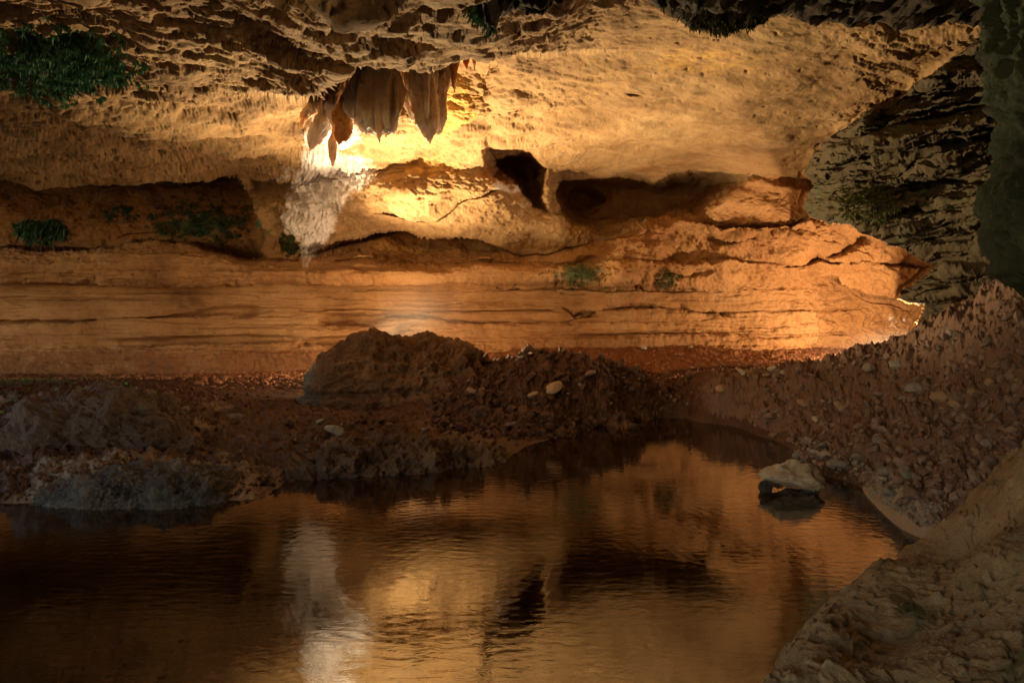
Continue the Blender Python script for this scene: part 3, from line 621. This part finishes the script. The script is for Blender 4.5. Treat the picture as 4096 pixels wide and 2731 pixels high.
drip('fang', [(58, 413, 427), (75, 413, 431), (95, 413, 433.5), (114, 414, 435), (126, 418.5, 436), (134, 424, 434), (141, 429.4, 430.4)], .1, .7, 5, .14, .3, .1, 6, 'long dark fang right of the broad curtain')
drip('fang', [(55, 446, 458), (70, 444, 452), (85, 440, 449), (97, 434, 446), (110, 433, 446.5), (120, 435, 445), (130, 436, 441.5), (135, 437, 438.5)], .3, .6, 4, .14, .3, .2, 7)
drip('ribbon', [(55, 397, 409), (70, 399, 411), (90, 401, 412), (105, 405, 413.5), (115, 409, 414.5), (121, 412, 414)], .2, .4, 5, .2, .8, 0, 8, 'thin whitish ribbon between curtain and fang')
for k_, (xa, xb, y0, y1, d_) in enumerate([(326, 332, 86, 112, .4), (318, 323, 100, 128, .5), (340, 344, 84, 120, .3), (410, 415, 58, 98, .05), (424, 430, 60, 118, .0), (433, 438, 62, 108, .2), (452, 457, 56, 92, .3), (472, 477, 52, 70, .1), (403, 407, 56, 88, .1)]):
    drip('straw', [(y0, xa, xb), ((y0 + y1) / 2, xa + .3, xb - .3), (y1 - 6, xa + 1.2, xb - 1.2), (y1, (xa + xb) / 2 - .4, (xa + xb) / 2 + .4)], d_, .9, 3, .15, .45, .15, 40 + k_)
drip('root', [(54, 449, 462), (65, 450, 458), (78, 452, 456.5), (87, 453, 454)], .0, .6, 3, .15, .1, .9, 9, 'short orange root')
drip('root', [(54, 462, 471), (62, 463, 469), (70, 466, 467.5)], .1, .6, 3, .15, .1, .8, 10)
drip('root', [(52, 376, 381), (60, 376.5, 379.5), (66, 377.5, 378.5)], -.1, .9, 3, .1, .2, .2, 11)

# ------------------------------------------------------------------ stones
def lump(seed, size, n=70, cuts=9, facet=.75, rough=.05):
    """angular stone: a sphere grid planed by random cuts, then roughened; returns verts, quads"""
    r = np.random.default_rng(seed)
    th, ph = np.meshgrid(np.linspace(0, 2 * math.pi, n, endpoint=False), np.linspace(0, math.pi, n // 2))
    d = np.stack([np.sin(ph) * np.cos(th), np.sin(ph) * np.sin(th), np.cos(ph)], -1)
    R = np.ones(d.shape[:2])
    for _ in range(cuts):
        a = r.normal(size=3); a /= np.linalg.norm(a); h = r.uniform(facet - .2, facet + .15)
        c = d @ a; R = np.minimum(R, np.where(c > .05, h / np.maximum(c, .05), 9))
    p = d * R[..., None]
    f = fbm((p.reshape(-1, 3) * 2.2 + seed * 3.1).astype(np.float32), 4, seed=100 + seed % 50).reshape(R.shape)
    p *= (1 + rough * 2.2 * f)[..., None]
    return (p * np.array(size)).reshape(-1, 3), gridq(n // 2, n, True)[:, ::-1]
def stone_mat(name, c0, c1, c2): return rock(name, c0, c1, c2, 5., 0., .006, .85, .3)
M_ST = dict(mud=stone_mat('stone_mud', (.045, .02, .011, 1), (.075, .036, .02, 1), (.12, .065, .038, 1)), brown=stone_mat('stone_brown', (.13, .082, .058, 1), (.20, .14, .105, 1), (.28, .205, .16, 1)),
            grey=stone_mat('stone_grey', (.17, .16, .14, 1), (.25, .235, .205, 1), (.33, .31, .27, 1)),
            tan=stone_mat('stone_tan', (.24, .16, .09, 1), (.33, .23, .14, 1), (.41, .30, .19, 1)),
            red=stone_mat('stone_red', (.24, .10, .05, 1), (.31, .14, .07, 1), (.36, .18, .10, 1)),
            pale=stone_mat('stone_pale', (.33, .29, .22, 1), (.42, .37, .28, 1), (.50, .44, .34, 1)))
# the propped slab standing in the pool
YP = 6.1; kp = YP / F
rp = empty('propped_stone', world(792, 489, YP) * np.array([1, 1, 0]))
tag(rp, 'pale flat stone propped on small stones in the pool near the rubble shore', 'stone')
def setverts(V, c, rot=0., tilt=0.):
    ca, sa = math.cos(rot), math.sin(rot); ct, st = math.cos(tilt), math.sin(tilt)
    V = V @ np.array([[ct, 0, st], [0, 1, 0], [-st, 0, ct]]).T
    V = V @ np.array([[ca, -sa, 0], [sa, ca, 0], [0, 0, 1]]).T
    return V + np.array(c)
LP = np.array(rp.location)
Vs, Qs = lump(11, (.30, .24, .15), 150, 12, .80, .16)
x_, z_ = Vs[:, 0].copy(), Vs[:, 2].copy()
Vs[:, 2] = np.where(z_ < 0, z_ * .8, z_ * 1.15)
mk('slab', setverts(Vs, world(792, 476, YP) - LP, .25, .17), Qs, M_ST['pale'], parent=rp)
for sd, px_, py_, dy_, s_ in [(12, 766, 488, -.03, (.07, .08, .075)), (13, 811, 490, .0, (.10, .09, .065)), (14, 778, 489, .2, (.10, .06, .08)), (15, 800, 490, .22, (.11, .06, .07))]:
    Vs, Qs = lump(sd, s_, 50); mk('support', setverts(Vs, world(px_, py_, YP + dy_) - LP, sd), Qs, M_WETR, parent=rp)

protos = {}
def proto(col, k):
    if (col, k) not in protos:
        r = np.random.default_rng(200 + k)
        Vs, Qs = lump(20 + k, (1, r.uniform(.6, .9), r.uniform(.4, .7)), 40, 10, .72, .06)
        me_o = mk('stone', Vs, Qs, M_ST[col]); protos[(col, k)] = me_o
        return me_o, True
    return protos[(col, k)], False
def stone(x, y, size, col, label, group, sink=.3, tilt=.5, k=None, z=None, name='stone'):
    k = int(RNG.integers(0, 9)) if k is None else k
    p, new = proto(col, k)
    o = p if new else p.copy()
    if not new: COL.objects.link(o)
    o.name = name
    if z is None: z = gz(x, y)
    o.location = (x, y, z + size * (.45 - sink)); o.scale = (size,) * 3
    o.rotation_euler = (RNG.uniform(-tilt, tilt), RNG.uniform(-tilt, tilt), RNG.uniform(0, 6.28))
    tag(o, label, 'stone', group)
    return o
def cast(px, py, y0=3., y1=14.2):
    """where the sight line through a picture point meets the ground: a plain search along the line"""
    ys = np.linspace(y0, y1, 1500).astype(np.float32)
    xs = ((px - 512) / F * ys).astype(np.float32)
    g = ground_z(xs, ys)[0]; zz = CH + (HZ - py) / F * ys
    hit = np.where(g >= zz)[0]
    i = hit[0] if len(hit) else len(ys) - 1
    return xs[i], ys[i], g[i]
SPECIAL = [(940, 394, 13, 'tan', 'large tan block standing out of the middle of the rubble slope'), (957, 402, 8, 'tan', 'smaller tan block touching the lower right of the large tan block'),
           (915, 388, 11, 'grey', 'grey-green slab lying flat left of the large tan block'), (869, 366, 9, 'grey', 'grey block on the crest of the rubble slope'),
           (839, 405, 7, 'tan', 'pale tan stone alone on the upper middle of the rubble slope'), (817, 418, 5, 'pale', 'small whitish stone low on the rubble slope'),
           (771, 414, 8, 'brown', 'brown stone above the far corner of the pool'), (879, 438, 9, 'grey', 'grey-green stone low on the rubble slope above the gravel shore'),
           (808, 438, 8, 'grey', 'tall grey stone at the foot of the rubble slope by the far shore'), (742, 371.5, 5.5, 'pale', 'lit pale stone lying apart on the red floor below the far wall'),
           (772, 367, 6, 'pale', 'pale wedge-shaped stone topmost of the lit group below the far wall'), (767, 374, 4.5, 'tan', 'tan stone at the left of the lit group below the far wall'),
           (776, 374, 4.5, 'tan', 'tan stone in the middle front of the lit group below the far wall'), (783, 371, 4.5, 'pale', 'small pale stone at the right of the lit group below the far wall'),
           (799, 369, 4.5, 'tan', 'lit tan stone furthest right along the foot of the far slope'), (644, 347, 4.5, 'pale', 'pale stone high on the red slope under the far wall'),
           (690, 346, 3.5, 'tan', 'small tan stone on the red slope right of the pale one'), (553, 385, 11, 'tan', 'tilted tan slab on the dark heap right of the boulder'),
           (510, 424, 10, 'brown', 'dark squarish block at the water side of the dark heap'), (533, 393, 7, 'tan', 'tan stone left of the tilted slab on the dark heap'),
           (473, 390, 8, 'brown', 'brown stone against the right foot of the boulder'), (335, 428, 11, 'grey', 'grey angular stone on the near bank in front of the boulder'),
           (372, 441, 9, 'tan', 'tan block on the near bank between the grey stone and the water'), (590, 372, 7, 'brown', 'brown stone on top of the dark heap'),
           (840, 463, 9, 'grey', 'grey stone largest in the gravel shore behind the propped stone'), (905, 470, 10, 'grey', 'grey-white stone above the pale ledge of the shore'),
           (886, 468, 8, 'grey', 'flat grey stone beside the grey-white stone above the pale ledge'), (858, 458, 7, 'grey', 'blue-grey stone in the upper gravel shore'),
           (890, 490, 9, 'grey', 'dark grey pointed stone on the pale ledge by the water'), (927, 500, 8, 'brown', 'brown stone close to the foreground rock'),
           (140, 395, 6, 'grey', 'flat grey stone on the floor beyond the near outcrop'), (98, 412, 9, 'grey', 'grey stone in the dark hollow left of the outcrop crest')]
for px_, py_, r_, c_, lab in SPECIAL:
    x, y, g = cast(px_, py_ + r_ * .4)
    stone(float(x), float(y), r_ * float(y) / F, c_, lab, None, .25, z=float(g))
def scatter(n, box, sizes, cols, label, group, sink=.35, ok=None):
    k = 0
    while k < n:
        px_, py_ = RNG.uniform(box[0], box[2]), RNG.uniform(box[1], box[3])
        if ok and not ok(px_, py_): continue
        x, y, g = cast(px_, py_)
        if g < .01: k += .2; continue
        s = sizes[0] * (sizes[1] / sizes[0]) ** (RNG.random() ** 2.2)
        c = cols[int(RNG.integers(0, len(cols)))]
        stone(float(x), float(y), s, c, label.replace('@', c), group + ' ' + c, sink, z=float(g)); k += 1
crest = crv([(640, 396), (700, 392), (780, 376), (850, 364), (900, 354), (950, 332), (1000, 312), (1030, 305)])
shoreR = crv([(640, 416), (700, 416), (750, 428), (787, 442), (800, 452), (850, 470), (900, 500), (940, 520), (1030, 470)])
scatter(120, (700, 310, 1022, 515), (.022, .11), ['brown', 'brown', 'brown', 'grey', 'tan'], '@ stone half buried in the brown rubble slope', 'rubble slope stones', .35, lambda a, b: crest(a) < b < shoreR(a))
scatter(46, (795, 450, 905, 486), (.02, .06), ['grey', 'grey', 'tan', 'pale'], '@ pebble-sized stone of the gravel shore behind the propped stone', 'gravel shore stones', .25, lambda a, b: shoreR(a) - 14 < b < shoreR(a) + 8)
scatter(54, (445, 360, 650, 430), (.03, .10), ['mud', 'mud', 'brown', 'brown'], '@ stone in the dark heap right of the boulder', 'dark heap stones', .35)
scatter(30, (190, 376, 300, 390), (.03, .09), ['red'], '@ stone in the lit line along the wall foot left of the boulder', 'wall foot stones', .2)
scatter(24, (620, 345, 860, 372), (.02, .07), ['red', 'tan'], '@ stone strewn on the far red slope', 'far slope stones', .3)
scatter(34, (280, 420, 500, 460), (.02, .07), ['mud', 'brown', 'brown', 'grey'], '@ stone strewn on the near bank before the boulder', 'near bank stones', .3)
print('stones', time.time() - T0)

# gravel: small chips no one could count
def chips(name, n, box, smin, smax, mat, ok=None, kindlab='stuff'):
    g_ = (1 + 5 ** .5) / 2
    base = np.array([(-1, g_, 0), (1, g_, 0), (-1, -g_, 0), (1, -g_, 0), (0, -1, g_), (0, 1, g_), (0, -1, -g_), (0, 1, -g_), (g_, 0, -1), (g_, 0, 1), (-g_, 0, -1), (-g_, 0, 1)]) / 1.9
    tri = np.array([(0, 11, 5), (0, 5, 1), (0, 1, 7), (0, 7, 10), (0, 10, 11), (1, 5, 9), (5, 11, 4), (11, 10, 2), (10, 7, 6), (7, 1, 8), (3, 9, 4), (3, 4, 2), (3, 2, 6), (3, 6, 8), (3, 8, 9), (4, 9, 5), (2, 4, 11), (6, 2, 10), (8, 6, 7), (9, 8, 1)])
    px_ = RNG.uniform(box[0], box[2], n * 3); iy_ = RNG.uniform(1 / box[3], 1 / box[1], n * 3); y = 1 / iy_; x = (px_ - 512) / F * y
    z, _ = ground_z(x.astype(np.float32), y.astype(np.float32))
    py_ = HZ - (z - CH) * F / y
    m = z > .012
    if ok: m &= ok(px_, py_, y)
    x, y, z = x[m][:n], y[m][:n], z[m][:n]; n = len(x)
    s = smin * (smax / smin) ** (RNG.random(n) ** 3.6)
    A = RNG.normal(size=(n, 3, 3)); Qm, _ = np.linalg.qr(A)
    b = base[None] * RNG.uniform(.55, 1.2, (n, 12, 1)) * np.array([1, .8, .62])
    v = np.einsum('nij,nkj->nki', Qm, b) * s[:, None, None] + np.stack([x, y, z + .2 * s], 1)[:, None]
    f = (tri[None] + (np.arange(n) * 12)[:, None, None]).reshape(-1, 3)
    return tag(mk(name, v.reshape(-1, 3), f, mat, smooth=False), kind='stuff')
chips('rubble', 6500, (660, 4.2, 1040, 10.2), .006, .07, M_ST['brown'], lambda a, b, y: (b > crest(a) - 8) & (b < shoreR(a) + 6))
chips('gravel', 2600, (785, 4.9, 960, 7.6), .007, .03, M_ST['grey'], lambda a, b, y: (b > shoreR(a) - 16) & (b < shoreR(a) + 14))
chips('rubble', 5000, (430, 8.2, 690, 10.6), .010, .11, M_ST['mud'])
chips('debris', 4500, (-10, 5.6, 520, 9.5), .006, .05, M_ST['mud'])
chips('debris', 2600, (-10, 10.4, 330, 13.2), .01, .045, M_ST['red'], lambda a, b, y: b > 368)
chips('debris', 2600, (560, 10.4, 900, 13.4), .008, .035, M_ST['red'])

# ------------------------------------------------------------------ moss and small plants
def moss_mat(name, c0, c1):
    t = NT(name); c = t.mix(t.noise(9, 4, .6), c0, c1); t.bsdf(c, .8, None, .2); return t.m
M_MOSS = moss_mat('moss_teal', (.05, .12, .065, 1), (.11, .25, .15, 1))
M_MOSSY = moss_mat('moss_yellow', (.06, .065, .02, 1), (.11, .115, .04, 1))
M_LEAF = moss_mat('seedling_green', (.08, .17, .03, 1), (.16, .30, .05, 1))
def tufts(name, pts, nrm, mat, L, nb=6, droop=.6, width=.12, label=None, cat='moss'):
    """small curved blades growing out of points on a surface"""
    n = len(pts); pts = np.repeat(pts, nb, 0); nrm = np.repeat(nrm, nb, 0); n = len(pts)
    d = nrm * .7 + RNG.normal(size=(n, 3)) * .6; d /= np.linalg.norm(d, axis=1)[:, None]
    l = L * (RNG.uniform(.35, 1.3, n) * np.repeat(RNG.uniform(.4, 1.4, n // nb), nb))[:, None]
    side = np.cross(d, RNG.normal(size=(n, 3))); side /= np.linalg.norm(side, axis=1)[:, None] + 1e-9
    g = np.array([0, 0, -1.])
    p0 = pts - nrm * .01; p1 = pts + d * l * .5 + g * l * droop * .2; p2 = pts + d * l * .85 + g * l * droop * .8
    w_ = l * width
    v = np.stack([p0 - side * w_ * .6, p0 + side * w_ * .6, p1 + side * w_, p1 - side * w_, p2], 1)
    k = (np.arange(n) * 5)[:, None]
    tr = np.concatenate([k + np.array([[0, 1, 2]]), k + np.array([[0, 2, 3]]), k + np.array([[3, 2, 4]])], 0)
    o = mk(name, v.reshape(-1, 3), tr, mat, smooth=False)
    return tag(o, label, cat)
def shell_pick(mask, n, thr=.25):
    p = np.where(mask > thr, mask, 0).ravel(); p = p / p.sum()
    i = RNG.choice(p.size, n, p=p)
    return P.reshape(-1, 3)[i], N.reshape(-1, 3)[i]
patch = fbm(np.stack([PX.ravel() / 9, PY.ravel() / 6, np.full(PX.size, 2.)], 1), 4, seed=120).reshape(sh)
pm = lambda m, k=1.3: np.clip(m * (1 + k * patch), 0, 1)
a, b = shell_pick(pm(1.0 * gau(X, Y, 52, 60, 84, 32), 3.6), 3600, .5); tufts('moss_patch', a, b, M_MOSS, .042, 6, .45, .14, 'shaggy teal-green moss spread over the ceiling high above the mossy hollow')
a, b = shell_pick(pm(1.1 * gau(X, Y, 205, 222, 54, 20), 3.6), 2000, .5); tufts('moss_patch', a, b, M_MOSS, .055, 5, .6, .12, 'dark green moss at the back of the hollow under the ceiling lip')
a, b = shell_pick(pm(1. * gau(X, Y, 118, 214, 22, 9), 2.6), 350, .5); tufts('moss_patch', a, b, M_MOSS, .055, 5, .6, .12, 'small green moss patch in the hollow between fern and larger moss')
a, b = shell_pick(pm(1.1 * gau(X, Y, 42, 230, 26, 12), 2.2), 220, .5); tufts('fern', a, b, M_MOSS, .16, 7, .8, .09, 'teal fern fronds at the far end of the dark hollow', 'fern')
a, b = shell_pick(pm(1.1 * gau(X, Y, 290, 243, 9, 11), 2.), 600, .4); tufts('moss_patch', a, b, M_MOSSY, .06, 5, .5, .12, 'yellow-green moss below the white mineral crust')
a, b = shell_pick(pm(1. * gau(X, Y, 575, 274, 32, 14), 3.), 260, .45); tufts('moss_patch', a, b, M_MOSSY, .05, 5, .5, .12, 'olive moss in the middle of the lit wall band')
a, b = shell_pick(pm(1. * gau(X, Y, 668, 276, 15, 8), 2.4), 170, .45); tufts('moss_patch', a, b, M_MOSSY, .06, 5, .5, .12, 'small dark plant patch on the lit wall right of the olive moss')
a, b = shell_pick(pm(.9 * gau(X, Y, 870, 205, 40, 20)) * (R > 3), 1500, .5); tufts('moss_patch', a, b, M_MOSSY, .04, 5, .4, .12, 'thin green moss on the dark rocks under the layered wall')
for cx, n, lab in [(466, 350, 'green fern tuft hanging from the overhang tip above the dripstones'), (715, 700, 'bright green moss clump under the lowest dip of the dark overhang')]:
    m = gau(GX, SV, cx, .215, 16 if cx < 600 else 28, .03); p = (m / m.sum()).ravel(); i = RNG.choice(p.size, n, p=p)
    tufts('moss_patch', pf[i], np.tile([0, -.5, -.8], (n, 1)), M_MOSS if cx < 600 else M_MOSSY, .05 if cx < 600 else .03, 5, .6, .1, lab)
for px_, py_, n, sp, lab in [(70, 390, 55, .5, 'bright green seedlings on the dark floor left of the outcrop'), (12, 379, 30, .4, 'bright green seedlings furthest back on the floor at the dim end')]:
    x, y, g = cast(px_, py_); xs = x + RNG.normal(size=n) * sp; ys = y + RNG.normal(size=n) * sp * .7
    zz, _ = ground_z(xs.astype(np.float32), ys.astype(np.float32))
    tufts('undergrowth', np.stack([xs, ys, zz], 1), np.tile([0, -.2, .95], (n, 1)), M_LEAF, .05, 6, .3, .28, None, None)['kind'] = 'stuff'
n = 1800; x = RNG.uniform(-9.5, -6.2, n); y = RNG.uniform(9.6, 12.6, n); zz, _ = ground_z(x.astype(np.float32), y.astype(np.float32))
tufts('moss_carpet', np.stack([x, y, zz], 1), np.tile([0, -.2, .95], (n, 1)), M_MOSSY, .035, 5, .3, .15, None, None); COL.objects['moss_carpet']['kind'] = 'stuff'

# ------------------------------------------------------------------ mist near the lamps
def mist(name, c, r, dens):
    m = bpy.data.materials.new('mist'); m.use_nodes = True; nt = m.node_tree; nt.nodes.clear()
    o_ = nt.nodes.new('ShaderNodeOutputMaterial'); v = nt.nodes.new('ShaderNodeVolumePrincipled'); nt.links.new(v.outputs[0], o_.inputs[1])
    v.inputs['Color'].default_value = (.9, .88, .85, 1); v.inputs['Anisotropy'].default_value = .3
    tc = nt.nodes.new('ShaderNodeTexCoord'); gr = nt.nodes.new('ShaderNodeTexGradient'); gr.gradient_type = 'QUADRATIC_SPHERE'
    nt.links.new(tc.outputs['Object'], gr.inputs[0])
    ns = nt.nodes.new('ShaderNodeTexNoise'); nt.links.new(tc.outputs['Object'], ns.inputs['Vector']); ns.inputs['Scale'].default_value = 1.8; ns.inputs['Detail'].default_value = 3
    mm = nt.nodes.new('ShaderNodeMath'); mm.operation = 'MULTIPLY'; nt.links.new(gr.outputs['Fac'], mm.inputs[0]); nt.links.new(ns.outputs['Fac'], mm.inputs[1])
    m2 = nt.nodes.new('ShaderNodeMath'); m2.operation = 'MULTIPLY'; nt.links.new(mm.outputs[0], m2.inputs[0]); m2.inputs[1].default_value = dens
    nt.links.new(m2.outputs[0], v.inputs['Density'])
    th, ph = np.meshgrid(np.linspace(0, 2 * math.pi, 24, endpoint=False), np.linspace(0, math.pi, 13))
    d = np.stack([np.sin(ph) * np.cos(th), np.sin(ph) * np.sin(th), np.cos(ph)], -1).reshape(-1, 3)
    o = mk(name, d, gridq(13, 24, True)[:, ::-1], m); o.location = c; o.scale = r
    tag(o, kind='stuff')
mist('mist', world(418, 322, 11.7), (1.3, .8, 1.), .34)
mist('mist', world(880, 352, 11.2), (1.6, .9, .55), .16)


# ------------------------------------------------------------------ camera, light
cd = bpy.data.cameras.new('camera'); cam = bpy.data.objects.new('camera', cd); COL.objects.link(cam)
cd.lens = 24; cd.sensor_width = 36; cd.shift_y = -41. / 1024; cd.clip_end = 200; cd.clip_start = .05
cam.location = (0, 0, CH); cam.rotation_euler = (math.radians(90), 0, 0); sc.camera = cam
def lamp(name, kind, loc, power, col, size=.06, aim=None, cone=120, blend=.6):
    ld = bpy.data.lights.new(name, kind); o = bpy.data.objects.new(name, ld); COL.objects.link(o)
    o.location = loc; ld.energy = power; ld.color = col; ld.shadow_soft_size = size
    if kind == 'SPOT':
        ld.spot_size = math.radians(cone); ld.spot_blend = blend
        from mathutils import Vector
        d = Vector(aim) - Vector(loc); o.rotation_euler = d.to_track_quat('-Z', 'Y').to_euler()
    return o
L1 = world(374, 345, 11.); L1[2] = .98
lamp('floodlight', 'SPOT', L1, 3700, (1, .75, .42), .16, aim=world(530, 100, 8.6), cone=146, blend=1.)
lamp('floodlight_spill', 'POINT', L1 + np.array([.1, .35, -.25]), 250, (1, .70, .38), .12)
L2 = world(902, 353, 11.5)
lamp('passage_light', 'POINT', L2, 900, (1, .70, .40), .3)
w = bpy.data.worlds.new('World'); sc.world = w; w.use_nodes = True
nt = w.node_tree; bg = nt.nodes['Background']
sky = nt.nodes.new('ShaderNodeTexSky'); sky.sky_type = 'NISHITA'; sky.sun_disc = False
sky.sun_elevation = math.radians(18); sky.sun_rotation = math.radians(215)
nt.links.new(sky.outputs[0], bg.inputs[0]); bg.inputs[1].default_value = .14
sc.view_settings.view_transform = 'Standard'; sc.view_settings.look = 'None'; sc.view_settings.exposure = 0; sc.view_settings.gamma = 1
sc.cycles.use_denoising = True
sc.cycles.volume_step_rate = 1.2; sc.cycles.volume_max_steps = 128; sc.cycles.use_adaptive_sampling = True; sc.cycles.adaptive_threshold = .025; sc.cycles.max_bounces = 4; sc.cycles.sample_clamp_indirect = 4
print('done', time.time() - T0)
